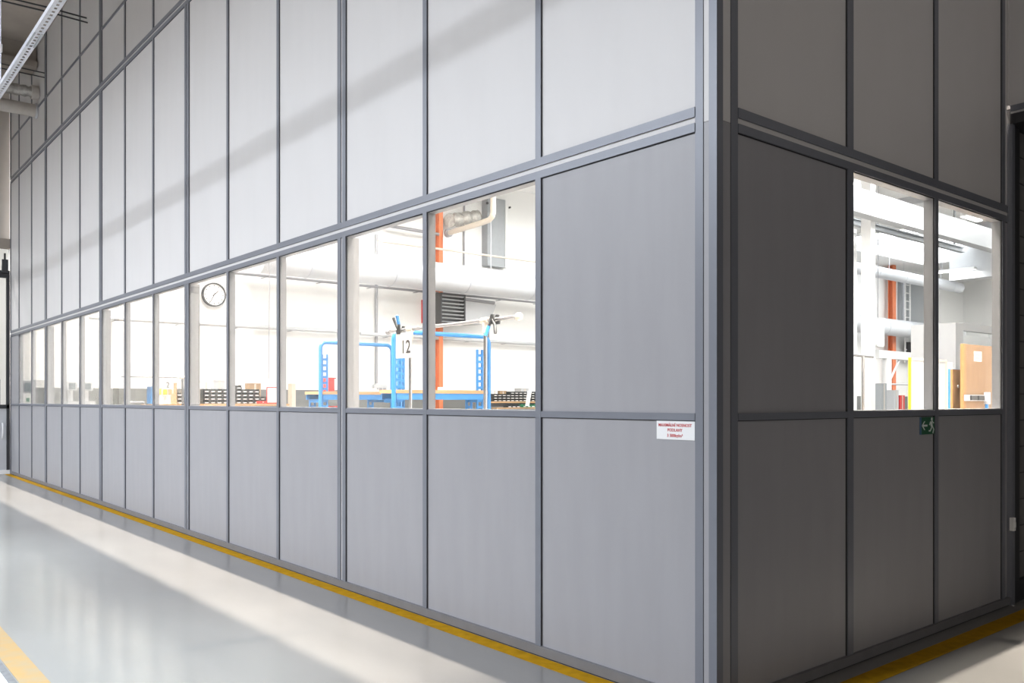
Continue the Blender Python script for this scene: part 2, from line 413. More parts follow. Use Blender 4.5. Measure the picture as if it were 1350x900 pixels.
for y in (2.6, 6.4, 10.2, 14.0, 16.7):
    lamp('workshop_lamp', 'strip lamp hung inside the workshop along the long glazed partition', 1.8, 2.0, y-(.9 if y > 16 else 1.7), y+(.9 if y > 16 else 1.7), 7.5, IN_EDGE_W*(.5 if y > 16 else 1), EDGE_COL, 'lamps along the long partition', math.radians(75))
for x in (4.6, 8.6):
    lamp('workshop_lamp', 'strip lamp hung inside the workshop along the short glazed partition', x-1.7, x+1.7, 1.8, 2.0, 7.5, IN_EDGE_W*2.1, EDGE_COL, 'lamps along the short partition', math.radians(75))
for x in (6.5, 11.5):
    for y in (6.0, 13.0):
        lamp('workshop_lamp', 'strip lamp hung over the middle of the workshop', x-.15, x+.15, y-2, y+2, 7.5, IN_W, IN_COL, 'lamps over the workshop floor')
lamp('workshop_lamp', 'added unseen strip lamp brightening the workshop near the bench by the clock', 4.2, 4.5, 13.6, 16.6, 7.5, 420, IN_COL, None)  # extra lamp added to brighten the far left windows
for x in (18, 26, 35, 42):
    lamp('workshop_lamp', 'strip lamp hung over the far end of the workshop', x-.2, x+.2, 5.0, 9.0 if x != 18 else 7.6, 7.4, IN_W*1.2, IN_COL, 'lamps over the far workshop')
    lamp('workshop_lamp', 'strip lamp hung over the far end of the workshop', x-.2, x+.2, 9.6 if x != 18 else 14.5, 12.3 if x != 18 else 16.5, 7.4, IN_W, IN_COL, 'lamps over the far workshop')
lamp('tube_lamp', 'bright tube lamp under the grey girder, seen through the far right pane', 33.6, 33.85, 12.35, 13.9, 6.9, 60, IN_COL, None)
lamp('tube_lamp', 'small tube lamp at the top of the far right pane above the girder', 24.0, 25.2, 8.72, 8.9, 7.15, 60, IN_COL, None)
lamp('tube_lamp', 'small tube lamp at the top left of the near right pane', 17.5, 18.5, 8.85, 9.0, 7.15, 60, IN_COL, None)

# ================================================================== OUTSIDE DETAIL
gd = MB().box(-4.15, -3.85, -6, 17.6, 6.78, 6.82).box(-4.02, -3.98, -6, 17.6, 6.82, 7.56).box(-4.15, -3.85, -6, 17.6, 7.56, 7.61)  # out-of-view girder added to cut the hall lamps off the upper wall
struct(ob('trim_20', gd, 'beam'))
# floor capacity sign (on the left wall)
s = thing('notice_sign', 'white notice with red lettering on floor load, stuck beside the corner column', 'sign', (0, 0, 0))
sp = ob('sign_plate', B(0.0, 0.0038, 0.1290, 0.3720, 1.318, 1.4115), 'paper', s)
for tx, sz, z in (('MAXIMÁLNÍ NOSNOST', 0.212, 1.3900), ('PODLAHY', 0.095, 1.3655), ('3 500kg/m²', 0.100, 1.3380)):
    text('lettering', tx, 0.0215, (-0.0002, 0.2530, z), (0, -1, 0), (0, 0, 1), 'redprint', sp, thick=0.0004, fit=sz)
# emergency exit sign (on the right wall)
e = thing('exit_sign', 'green emergency exit sign with running figure and left arrow under the right window', 'sign', (2.205, 0, 1.358))
mb = MB().box(-.093, .087, -.007, .0035, -.060, .050); mb.box(-.098, -.093, -.0075, .0035, -.060, .050, 1)
sb = ob('sign_box', mb, ['exitg', 'exitedge'], e)
gx, gz, gd = (1, 0, 0), (0, 0, 1), (0, .0015, 0); oo = (-.004, -.0082, -.004)
ar = [(-.086, 0), (-.052, .028), (-.040, .028), (-.066, .006), (-.010, .006), (-.010, -.006), (-.066, -.006), (-.040, -.028), (-.052, -.028)]
ob('arrow', MB().prism(ar, oo, gx, gz, gd), 'exitw', sb)
man = MB()
man.prism([(.052+.011*math.cos(k*math.pi/6), .040+.011*math.sin(k*math.pi/6)) for k in range(12)], oo, gx, gz, gd)
for pl in ([(.030,.026),(.058,.026),(.066,-.006),(.046,-.012),(.036,.000)],
           [(.030,.026),(.016,.006),(.022,.001),(.038,.018)],
           [(.056,.026),(.076,.012),(.084,.016),(.080,.022),(.074,.020),(.060,.032)],
           [(.046,-.010),(.030,-.030),(.010,-.030),(.010,-.038),(.034,-.039),(.056,-.014)],
           [(.058,-.008),(.074,-.026),(.062,-.050),(.072,-.052),(.086,-.026),(.066,-.004)]):
    man.prism(pl, oo, gx, gz, gd)
ob('running_figure', man, 'exitw', sb)
# cable tray: galvanised channel with a ladder of slots
tr = thing('cable_tray', 'perforated galvanised cable tray hanging high in the upper left', 'cable tray', (-1.83, 0, 4.60))
rl = MB()
rl.box(-.036, -.008, -2, 17.5, 0, .004).box(.014, .036, -2, 17.5, 0, .004)
rl.box(-.036, -.033, -2, 17.5, .004, .04).box(.033, .036, -2, 17.5, .004, .04)
ob('channel', rl, 'galv', tr)
rg = MB().box(-.008, .014, -.02, .02, 0, .004).mesh('rung', ['galv'])
for k in range(248): link('rung', rg, tr, (0, -1.95 + .078*k, 0))
for y in (0.5, 7.25, 14.0): 
    ob('hanger_rod', MB().tube([(-.01, y, .004), (-.01, y, CEIL-4.57)], .005, 6), 'galv', tr)
    ob('rod_coupling', MB().tube([(-.01, y, .37), (-.01, y, .45)], .014, 8), 'white', tr)
ob('splice_plate', MB().box(-.037, -.022, 5.55, 5.9, -.004, -.0005).box(.020, .037, 5.55, 5.9, -.004, -.0005), 'greym', tr)
# cables across the aisle
for k, (y, z) in enumerate(((11.60, 7.25), (11.66, 7.34))):
    p = [(-4 + 4*i/8, y, z + .03*math.sin(i)*(.4)) for i in range(9)]; p[-1] = (-.004, y, z)
    tag(ob('hanging_cable', MB().tube(p, .012, 6), 'dark'), ('lower' if k == 0 else 'upper') + ' of two thin dark cables crossing below the ceiling', 'cable')
for k, (y, z) in enumerate(((14.55, 7.35), (14.55, 7.27))):
    tag(ob('hanging_cable', MB().tube([(-4, y, z), (-.004, y, z)], .010, 6), 'dark'), ('upper' if k == 0 else 'lower') + ' of two far dark cables above the foil duct', 'cable')
# ducts entering the wall
t = thing('air_duct', 'smooth beige round air duct entering the partition at upper left', 'duct', (0, 15.2, 6.84))
ob('duct_body', MB().tube([(-3.5, 0, 0), (-.03, 0, 0)], .115, 20), 'beige', t)
ob('collar', MB().tube([(-.04, 0, 0), (-.003, 0, 0)], .14, 20), 'lgrey', t)
t = thing('flexible_duct', 'crumpled foil flexible duct bending into the partition above beige duct', 'duct', (0, 15.2, 7.02))
pts = []; rad = []
for i in range(60):
    a = i/59
    x = -2.6 + 2.57*a
    pts.append((x, .10*math.sin(a*9) - .15, .10 + .13*math.sin(a*7.2 + .6)*(1-a)*1.3 + .02)); rad.append(.095 + .012*math.sin(i*2.1) + .008*random.random())
ob('duct_body', MB().tube(pts, .1, 16, 0, rad), 'flex', t)
ob('collar', MB().tube([(-.12, pts[-1][1], pts[-1][2]), (-.003, pts[-1][1], pts[-1][2])], .125, 18), 'beige', t)
# doorway at the end of the aisle
d2 = sroot('door_2')
fr = MB().box(-4.0, -.012, 17.78, 17.86, 4.05, 4.20).box(-.07, -.012, 17.78, 17.86, 0.08, 4.05).box(-2.1, -2.0, 17.78, 17.86, 0.08, 4.05).box(-4.0, -3.9, 17.78, 17.86, 0.08, 4.05)
fr.box(-4, -.012, 17.78, 17.86, 1.35, 1.43)
ob('door_frame', fr, 'dark', d2)
ob('pane', B(-2.0, -.07, 17.81, 17.83, 1.43, 4.05), 'glass', d2); ob('pane', B(-3.9, -2.1, 17.81, 17.83, 1.43, 4.05), 'glass', d2)
ob('door_panel', B(-2.0, -.07, 17.80, 17.84, .08, 1.35), 'lgrey', d2); ob('door_panel', B(-3.9, -2.1, 17.80, 17.84, .08, 1.35), 'lgrey', d2)
ob('threshold', B(-4.0, -.012, 17.74, 17.88, 0.0, .08), 'white', d2)
ob('closer_box', MB().box(-.16, -.05, 17.72, 17.78, 4.14, 4.42).box(-.12, -.09, 17.74, 17.78, 4.42, 4.55), 'dark', d2)
ob('handle', MB().tube([(-.15, 17.74, .75), (-.15, 17.70, .78), (-.15, 17.70, 1.02), (-.15, 17.74, 1.05)], .014, 8), 'white', d2)
struct(ob('wall_beyond', B(-9, 3, 26, 26.2, 0, CEIL), 'wallw'))
struct(ob('ceiling_beyond', B(-9, 3, 18.1, 26.2, CEIL, CEIL+.2), 'wallw'))
struct(ob('wall_beyond_side', B(2.8, 3.0, 18.1, 26, 0, CEIL), 'wallw'))
lamp('workshop_lamp', 'strip lamp hung in the room behind the door at the aisle end', -2.6, -.8, 21, 21.3, 7.4, 500, IN_COL, None)
mc = thing('press_machine', 'dark machine standing behind the glass door at the aisle end', 'machine', (-.35, 20.2, 0))
ob('body', B(-.8, .55, 0, 1.2, 0, 2.0), 'greym', mc); ob('column', MB().box(-.5, -.2, .3, .8, 2.0, 3.2), 'greym', mc)
cp = ob('control_panel', B(-.05, .30, -.06, 0, 1.5, 1.95), 'dark', mc)
for k in range(3): ob('button', MB().tube([(.02+.09*k, -.06, 1.6), (.02+.09*k, -.085, 1.6)], .028, 10), ['red', 'yel', 'green'][k], cp)
ob('guard', MB().box(-.75, .5, -.03, 0, .3, 1.4), 'lgrey', mc)

# ================================================================== INTERIOR, BACK WALL
c = thing('wall_clock', 'round white wall clock with dark rim seen through the sixth window', 'clock', (4.283, BW, 4.05))
n = 40; R0, R1 = .285, .255
rim = MB()
for i in range(n):
    a0, a1 = 2*math.pi*i/n, 2*math.pi*(i+1)/n
    q = [(R0*math.cos(a0), R0*math.sin(a0)), (R0*math.cos(a1), R0*math.sin(a1)), (R1*math.cos(a1), R1*math.sin(a1)), (R1*math.cos(a0), R1*math.sin(a0))]
    rim.prism(q, (0, -.09, 0), (1,0,0), (0,0,1), (0, .09, 0))
ob('rim', rim, 'dark', c)
dl = ob('dial', MB().tube([(0, -.065, 0), (0, -.0, 0)], .256, n), 'dial', c)
def hand(ang, l, wd, nm):
    dx, dz = math.sin(ang), math.cos(ang)
    ob(nm, MB().prism([(-wd, -.05), (wd, -.05), (wd*.7, l), (-wd*.7, l)], (0, -.074 - (.006 if nm == 'minute_hand' else 0), 0), (dz, 0, -dx), (dx, 0, dz), (0, .004, 0)), 'ink', c)
hand(math.radians(47), .14, .013, 'hour_hand'); hand(math.radians(208), .21, .009, 'minute_hand')
for k in range(12):
    a = math.radians(30*k); dx, dz = math.sin(a), math.cos(a)
    ob('hour_mark', MB().prism([(-.008, .195), (.008, .195), (.008, .235), (-.008, .235)], (0, -.068, 0), (dz, 0, -dx), (dx, 0, dz), (0, .003, 0)), 'ink', dl)

def pipe(name, label, pts, r, mt, cat='pipe', clips=(), n=10, group=None):
    t = thing(name, label, cat, pts[0], group); o = Vector(pts[0])
    ob('pipe_run', MB().tube([Vector(p)-o for p in pts], r, n), mt, t)
    for p in clips:
        q = Vector(p) - o
        ob('pipe_clip', MB().box(q.x-.02, q.x+.02, q.y-r-.01, BW-o.y-.001, q.z-r-.012, q.z-r+.002), 'pipe', t)
    return t
pipe('service_pipe', 'grey service pipe along the white back wall above the clock level', [(3.0, 17.72, 4.60), (16, 17.72, 4.60)], .035, 'pipe', clips=[(4+1.5*k, 17.72, 4.60) for k in range(8)])
pipe('handrail_pipe', 'thick pale pipe along the back wall below the clock', [(1.5, 17.74, 3.33), (8.05, 17.74, 3.33)], .05, 'lgrey', clips=[(2+1.4*k, 17.74, 3.33) for k in range(5)])
pipe('handrail_pipe', 'thick pale pipe on the back wall behind the blue racks', [(8.2, 17.74, 3.31), (20, 17.74, 3.27)], .05, 'lgrey', clips=[(9+1.4*k, 17.74, 3.30) for k in range(7)])
pipe('conduit', 'thin dark vertical conduit dropping down the back wall to a socket', [(8.763, 17.85, 6.05), (8.763, 17.85, 1.98)], .04, 'pipe')
pipe('cross_pipe', 'thin cream pipe running level above the big white duct', [(8.3, 17.0, 5.70), (20, 17.0, 5.74)], .03, 'pipew')
pipe('cream_pipe', 'cream pipe rising through a bend near the ceiling above the heater', [(10.915, 17.55, 6.30), (10.91, 15.85, 6.35), (10.91, 15.6, 6.37), (10.91, 15.48, 6.43), (10.91, 15.43, 6.55), (10.91, 15.42, CEIL-.01)], .075, 'pipew')
pipe('dark_pipe', 'thin grey pipe branching left from the cream pipe bend', [(8.9, 17.89, 6.28), (8.9, 17.6, 6.28), (10.66, 17.6, 6.25)], .045, 'pipe')
ob('pipe_flange', MB().tube([(0, 0, 0), (0, .12, 0)], .12, 14), 'pipe', bpy.data.objects['cream_pipe'], (0, -.12, 0))
pipe('drop_pipe', 'slim vertical pipe on the wall right of the fan heater', [(12.68, 17.87, 4.15), (12.68, 17.87, 1.80)], .025, 'pipe')
pipe('drop_pipe', 'slim grey pipe left of the grey wall recess', [(11.75, 17.86, CEIL - .01), (11.75, 17.86, 5.4)], .03, 'pipe')
# main round duct
t = thing('main_duct', 'big white round air duct running the length of the back wall', 'duct', (5.0, 16.9, 4.92))
ob('duct_body', MB().tube([(0, 0, 0), (38, 0, 0)], .39, 28), 'duct', t)
for k in range(16): ob('seam_ring', MB().tube([(1.2+2.4*k, 0, 0), (1.24+2.4*k, 0, 0)], .402, 28), 'galv', t)
for k in range(7): ob('duct_hanger', MB().tube([(2.0+5*k, 0, .39), (2.0+5*k, 0, CEIL-4.92)], .012, 6), 'galv', t)
t = thing('upper_duct', 'white round duct under the skylight seen through the right windows', 'duct', (26, 15.6, 6.98))
ob('duct_body', MB().tube([(0, 0, 0), (14, 0, 0)], .24, 22), 'duct', t)
for k in range(3): ob('duct_hanger', MB().tube([(2+5*k, 0, .24), (2+5*k, 0, CEIL-6.985)], .012, 6), 'galv', t)
for k in range(6): ob('seam_ring', MB().tube([(1+2.4*k, 0, 0), (1.05+2.4*k, 0, 0)], .25, 22), 'galv', t)
# foil stub
t = thing('foil_duct', 'short crumpled foil duct above the cream pipe bend', 'duct', (11.0, 17.55, 6.68))
ob('duct_body', MB().tube([(.05*i, .04*math.sin(i), .012*i) for i in range(22)], .2, 16, 0, [.19+.02*math.sin(i*1.9) for i in range(22)]), 'flex', t)
# recess panel, wall ledge
t = thing('wall_cabinet', 'tall grey flat cabinet on the back wall under the ceiling', 'cabinet', (12.44, 17.62, 5.55))
ob('cabinet_body', B(0, .68, 0, .28, 0, 2.05), 'greym', t); ob('cabinet_edge', MB().box(.68, .80, -.02, .28, 0, 2.05), 'white', t)
ob('knob', MB().tube([(-.02, -.03, 1.85), (-.02, 0, 1.85)], .04, 10), 'dark', t)
ob('knob', MB().tube([(.86, -.03, 1.85), (.86, .1, 1.85)], .03, 10), 'dark', t)
# orange columns
for x, y, wd, z, lb in ((10.69, 17.62, .13, CEIL, 'red orange steel column behind the chrome stand'), (37.06, 17.45, .33, CEIL, 'red orange steel column seen through the near right window')):
    t = thing('orange_column', lb, 'column', (x, y, 0))
    mb = MB().box(0, wd, 0, .02, 0, z-.01).box(0, wd, .22, .24, 0, z-.01).box(wd/2-.01, wd/2+.01, .02, .22, 0, z-.01)
    ob('shaft', mb, 'orange', t); ob('base_plate', B(-.05, wd+.05, -.03, .26, 0, .02), 'greym', t)
# fan heaters
def heater(x, y, z, wd, h, label):
    t = thing('fan_heater', label, 'heater', (x, y, z))
    mb = MB().box(0, wd, .02, .45, 0, .04).box(0, wd, .02, .45, h-.04, h).box(0, .04, .02, .45, .04, h-.04).box(wd-.04, wd, .02, .45, .04, h-.04)
    ob('casing', mb, 'dark', t); ob('back', B(.04, wd-.04, .25, .30, .04, h-.04), 'black', t)
    k = 8
    for i in range(k):
        zz = .06 + (h-.12)*i/(k-1)
        ob('louvre', MB().prism([(-.03, -.004), (.03, -.03), (.03, -.022), (-.03, .004)], (.04, .06, zz), (0, 1, 0), (0, 0, 1), (wd-.08, 0, 0)), 'lgrey', t)
    return t
heater(10.41, 17.12, 3.68, .86, .85, 'dark louvred fan heater mounted on the back wall by the red column')
heater(38.75, 17.2, 3.55, .85, .85, 'small dark fan heater seen through the near right window')
t = thing('heater_hood', 'grey rounded casing right of the louvred fan heater', 'casing', (11.30, 17.40, 3.75))
ob('casing', MB().prism([(0, 0), (.75, 0), (.98, .10), (1.16, .30), (1.30, .62), (0, .62)], (0, 0, 0), (1,0,0), (0,0,1), (0, .45, 0)), 'lgrey', t)
ob('top_bracket', MB().tube([(.10, -.02, .69), (1.2, -.02, .66)], .05, 10), 'pipe', t)
tag(ob('warning_plate', B(10.26, 10.38, 17.84, 17.898, 3.72, 4.38), 'red'), 'small red plate on the back wall left of the fan heater', 'plate')
t = thing('socket_box', 'grey socket box at the foot of the thin dark conduit', 'socket', (8.64, 17.76, 1.68))
bx_ = ob('box', B(0, .4, 0, .12, 0, .27), 'lgrey', t)
for k in range(3): ob('outlet', B(.04+.12*k, .12+.12*k, -.02, 0, .06, .18), 'pipe', bx_)

# ================================================================== STANDS, RACKS, BENCHES
# chrome pipe stand along y at x = 2.5
t = thing('pipe_stand', 'chrome pipe stand with two posts and a long level tube near the glass', 'stand', (2.5, 0, 0))
ob('top_tube', MB().tube([(0, 4.44, 2.405), (0, 7.03, 2.405)], .022, 12), 'chrome', t)
for y in (5.0, 6.52):
    ob('post', MB().tube([(0, y, .03), (0, y, 2.36)], .022, 12), 'chrome', t)
    tj = MB().tube([(0, y, 2.27), (0, y, 2.385)], .034, 12); tj.tube([(0, y-.06, 2.405), (0, y+.06, 2.405)], .033, 12)
    ob('tee_joint', tj, 'pipew', t)
    ob('foot', MB().tube([(-.35, y, .03), (.35, y, .03)], .024, 10), 'chrome', t)
ob('end_ball', MB().ball((0, 4.42, 2.405), .045), 'pipew', t); ob('end_ball', MB().ball((0, 7.05, 2.405), .040), 'pipe', t)
def clamp(y, lean, label):
    t = thing('spring_clamp', label, 'clamp', (2.5, y, 2.405))
    ob('jaw', MB().prism([(-.035, -.05), (.035, -.05), (.045, 0), (.02, .055), (-.02, .055), (-.045, 0)], (-.045, 0, 0), (0,1,0), (0,0,1), (.02, 0, 0)), 'black', t)
    ob('jaw', MB().prism([(-.035, -.05), (.035, -.05), (.045, 0), (.02, .055), (-.02, .055), (-.045, 0)], (.025, 0, 0), (0,1,0), (0,0,1), (.02, 0, 0)), 'black', t)
    a = lean
    ob('handle', MB().tube([(-.035, 0, .0), (-.04, .05*a, .07*a), (-.06, .085*a, .16*a)], .018, 8), 'black', t)
    h = ob('handle', MB().tube([(-.035, .01, .0), (-.05, -.035*a, .06*a), (-.09, -.05*a, .17*a)], .018, 8), 'black', t)
    ob('grip', MB().tube([(-.056, -.037*a, .075*a), (-.092, -.052*a, .18*a)], .021, 8), 'blue', h)
    return t
clamp(6.74, 1, 'black spring clamp with handles up, holding the paper marked 12')
clamp(4.83, -1, 'black and blue spring clamp hanging down near the ball end of the chrome tube')
t = thing('paper_sheet', 'white paper sheet marked 12 hanging from the chrome tube', 'paper', (2.47, 6.62, 2.2))
sh = ob('sheet', MB().box(-.002, .002, -.17, .19, -.15, .17), 'paper', t)
text('number', '12', .23, (-.003, -.04, -.02), (0, -1, 0), (0, 0, 1), 'ink', sh, thick=.004)

def rack(x, y, wd, dp, label, h=2.6, right=True):
    t = thing('blue_rack', label, 'rack', (x, y, 0))
    r = .12
    arch = [(0, 0, 0), (0, 0, h-r)] + [(r - r*math.cos(a), 0, h-r + r*math.sin(a)) for a in [math.pi/2*k/6 for k in range(1, 6)]] + [(r, 0, h), (wd-r, 0, h)] + \
           [(wd-r + r*math.sin(a), 0, h-r + r*math.cos(a)) for a in [math.pi/2*k/6 for k in range(1, 6)]] + [(wd, 0, h-r), (wd, 0, 0)]
    ob('arch_tube', MB().tube(arch, .036, 10), 'blue', t)
    for sx, yy, hh in (((.11, .03, h-.22), (.40, dp, h-.22), (wd-.16, .03, h-.22), (wd-.11, dp, 1.53)) if right else ((.11, .03, h-.22), (.16, dp, 1.53), (wd-.11, dp, 1.53))):
        up = MB().box(sx-.065, sx-.038, yy, yy+.04, 0, hh).box(sx+.038, sx+.065, yy, yy+.04, 0, hh)
        z = .06
        while z < hh-.02: up.box(sx-.038, sx+.038, yy+.005, yy+.035, z, z+.045); z += .11
        ob('perforated_upright', up, 'blue', t)
    for zz in (1.63, .75):
        ob('shelf_board', B(.03, wd-.03, -.01, dp+.08, zz, zz+.055), 'wood', t)
        ob('shelf_beam', MB().box(.05, wd-.05, 0, .03, zz-.10, zz).box(.05, wd-.05, dp+.04, dp+.07, zz-.10, zz), 'blue', t)
    for sx in (.11, wd-.11): ob('side_tie', B(sx-.03, sx+.03, .07, dp, 1.48, 1.54), 'blue', t)
    return t
rack(3.80, 9.0, 1.90, .40, 'blue tube rack with wooden shelf behind the paper marked 12')
rack(4.08, 12.0, 1.55, .62, 'farther blue tube rack with wooden shelf seen left of the double post', right=False)
tag(ob('red_crate', MB().box(4.41, 4.53, 12.30, 12.60, 1.686, 1.95).box(4.40, 4.56, 12.29, 12.63, 1.93, 1.955), 'red'), 'upright red box on the farther blue rack', 'box')
tag(ob('red_crate', MB().box(4.41, 4.55, 12.20, 12.52, .806, 1.40).box(4.40, 4.56, 12.19, 12.53, 1.38, 1.41), 'red'), 'red box below the shelf of the farther blue rack', 'box')
tag(ob('paper_stack', MB().box(4.9, 5.3, 9.1, 9.38, 1.686, 1.72).box(4.92, 5.27, 9.12, 9.40, 1.72, 1.74), 'paper'), 'white papers lying on the wooden shelf of the nearer blue rack', 'paper')
tag(ob('paper_stack', MB().box(4.95, 5.45, 12.2, 12.5, 1.686, 1.73).box(5.0, 5.4, 12.2, 12.5, 1.73, 1.76), 'paper'), 'papers lying on the farther blue rack shelf', 'paper')

def bench(x, y, wd, dp, z, label):
    t = thing('workbench', label, 'workbench', (x, y, 0))
    ob('worktop', B(0, wd, 0, dp, z-.045, z), 'wood', t)
    for sx in (.06, wd-.06):
        for sy in (.05, dp-.05): ob('leg', B(sx-.03, sx+.03, sy-.03, sy+.03, 0, z-.045), 'lgrey', t)
    ob('apron', B(.06, wd-.06, .03, .06, z-.14, z-.045), 'dark', t)
    ob('lower_shelf', B(.03, wd-.03, .02, dp-.02, .70, .74), 'wood', t)
    return t
bench(2.3, 15.9, 3.0, .95, 1.44, 'long wooden bench with black bins under the clock')
bench(11.2, 16.0, 3.2, .9, 1.49, 'wooden bench with black bins at the right of the last left window')
def bin_mesh(wd, h, dp, mt):
    mb = MB().box(0, wd, 0, dp, 0, .008)
    mb.box(0, .008, 0.03, dp, .008, h).box(wd-.008, wd, 0.03, dp, .008, h).box(.008, wd-.008, dp-.008, dp, .008, h)
    mb.box(.008, wd-.008, 0, .008, .008, h*.55); mb.box(0, .008, 0, .03, .008, h*.6).box(wd-.008, wd, 0, .03, .008, h*.6)
    mb.box(.03, wd-.03, -.004, 0, h*.18, h*.42, 1)
    return mb.mesh('storage_bin', [mt, 'white'])
bmesh_black = bin_mesh(.136, .082, .22, 'bin'); bmesh_small = bin_mesh(.15, .07, .2, 'bin'); bmesh_green = bin_mesh(.15, .085, .2, 'green')
ORD = ['first', 'second', 'third', 'fourth', 'fifth', 'sixth', 'seventh', 'eighth', 'ninth', 'tenth', 'eleventh']
def bins(x, y, z, cols, me, dx, dz, label, group):
    for i, n in enumerate(cols):
        for r in range(n):
            tag(link('storage_bin', me, None, (x + i*dx, y, z + .001 + r*dz)), label + (', column %s from left' % ORD[i] if len(cols) > 1 else '') + (', %s layer up' % ORD[r] if n > 1 else ''), 'bin', group)
bins(3.47, 16.30, 1.44, [4, 4, 4, 4], bmesh_black, .142, .083, 'black open front bin stacked under the clock', 'bins under the clock')
bins(2.88, 16.30, 1.44, [3, 3], bmesh_black, .142, .083, 'black bin behind the paper marked 2', 'bins behind the paper marked 2')
bins(4.20, 16.30, 1.44, [5, 4, 4, 4, 2, 2], bmesh_black, .142, .083, 'black bin in the stepped stack', 'bins in the stepped stack')
bins(11.62, 16.30, 1.49, [3]*4 + [4]*7, bmesh_small, .155, .071, 'black small bin behind the last left window', 'bins on the right bench')
t = thing('bin_shelf', 'low wooden shelf of green bins under the right hand bench top', 'shelf', (11.3, 15.75, 0))
ob('board', B(0, 3.0, 0, .24, 1.29, 1.32), 'wood', t)
for sx in (.03, 2.92): ob('support', B(sx, sx+.05, .05, .2, 0, 1.29), 'lgrey', t)
bins(12.25, 15.77, 1.32, [1]*7, bmesh_green, .155, .09, 'green small bin on the low shelf', 'green bins')
bins(11.70, 15.77, 1.32, [1]*3, bmesh_small, .155, .09, 'black small bin left of the green bins', 'black bins beside the green ones')
# boxes and clutter on the bench by the clock
def carton(x0, x1, y0, y1, z0, z1, mt, label, cat='box'):
    t = thing('carton' if mt == 'card' else 'storage_box', label, cat, (x0, y0, z0))
    ob('box_body', B(0, x1-x0, 0, y1-y0, 0, z1-z0), mt, t)
    ob('box_flap', MB().box(-.008, x1-x0+.008, -.008, y1-y0+.008, z1-z0, z1-z0+.014), mt, t)
    ob('tape', B((x1-x0)*.42, (x1-x0)*.58, -.010, -.0085, (z1-z0)*.5, z1-z0), 'pipew', t)
    return t
carton(2.68, 2.86, 16.2, 16.5, 1.441, 1.88, 'card', 'brown cardboard box behind the chrome post and the paper marked 2')
carton(2.42, 2.65, 15.95, 16.15, 1.441, 1.62, 'white', 'crumpled white parcel on the bench end below the paper marked 2')
carton(2.44, 2.66, 16.2, 16.5, 1.441, 1.76, 'yel', 'yellow box behind the paper marked 2')
carton(2.33, 2.42, 16.2, 16.5, 1.441, 1.80, 'blue', 'blue binder box at the left end of the bench')
carton(4.62, 4.90, 16.56, 16.80, 1.441, 1.90, 'card', 'brown cardboard box behind the stepped stack of bins')
carton(4.25, 4.50, 16.56, 16.80, 1.441, 1.88, 'white', 'white box standing behind the first bins of the stepped stack')
carton(3.52, 3.72, 16.56, 16.80, 1.441, 1.93, 'white', 'white box above the black bins under the clock')
carton(3.80, 4.05, 16.56, 16.80, 1.441, 1.96, 'lgrey', 'grey blue box above the black bins under the clock')
carton(11.75, 11.98, 16.56, 16.85, 1.491, 1.80, 'white', 'white box behind the black bins near the blue upright')
carton(12.05, 12.3, 16.56, 16.85, 1.491, 1.78, 'card', 'cardboard box behind the black bins of the right bench')
carton(12.85, 13.15, 16.56, 16.85, 1.491, 1.86, 'lgrey', 'blue grey box on top at the right end of the bins')
carton(4.60, 4.75, 15.92, 16.1, 1.441, 1.49, 'red', 'small red tray on the bench before the stepped stack')
tag(ob('paper_roll', MB().prism([(0, 0), (.12, 0), (.22, .42), (.08, .42)], (12.3, 15.70, 1.36), (1,0,0), (0,0,1), (0, .03, 0)), 'paper'), 'white paper hanging over the front of the black bins', 'paper')
t = thing('number_card', 'white card marked 2 on the bench below the clock window', 'card', (2.56, 15.86, 1.44))
ob('card', B(-.11, .11, 0, .006, .31, .48), 'paper', t); ob('card_stick', B(-.008, .008, .006, .02, 0, .40), 'lgrey', t)
text('number', '2', .16, (0, -.001, .395), (1, 0, 0), (0, 0, 1), 'ink', t, thick=.003)
t = thing('pipe_stand', 'chrome pipe stand in front of the bench below the clock', 'stand', (2.71, 15.4, 0))
ob('post', MB().tube([(0, 0, .02), (0, 0, 1.98)], .025, 10), 'chrome', t); ob('top_tube', MB().tube([(-1.2, 0, 1.99), (.12, 0, 1.99)], .02, 10), 'chrome', t)
ob('tee_joint', MB().tube([(-.06, 0, 1.99), (.06, 0, 1.99)], .034, 10), 'pipew', t); ob('foot', MB().tube([(-.3, 0, .022), (.3, 0, .022)], .022, 8), 'chrome', t)
t = thing('notice_board', 'white board in a red frame beside the stepped stack of bins', 'board', (4.79, 15.95, 1.44))
ob('board', B(0, .30, 0, .012, 0.03, .36), 'paper', t)
ob('board_frame', MB().box(-.015, 0, -.004, .016, 0, .38).box(.30, .315, -.004, .016, 0, .38).box(0, .30, -.004, .016, .36, .38).box(0, .30, -.004, .016, 0, .03), 'red', t)
for k, x in enumerate((5.02, 5.28)):
    tag(ob('hanging_wire', MB().tube([(x, 16.4, CEIL-.01), (x+.02, 16.4, 4), (x+.05*k, 16.4, 2.02)], .010, 5), 'pipe'), ('left' if not k else 'right') + ' of two thin wires hanging over the notice board', 'wire')
tl = thing('hand_tool', 'dark desk tool standing on the bench edge near the farther blue rack', 'tool', (5.05, 12.9, 0))
carton(5.5, 5.6, 16.2, 16.4, 0.0, 1.9, 'pipew', 'narrow cream plank leaning near the grey wainscot', 'plank')
bpy.data.objects.remove(tl)
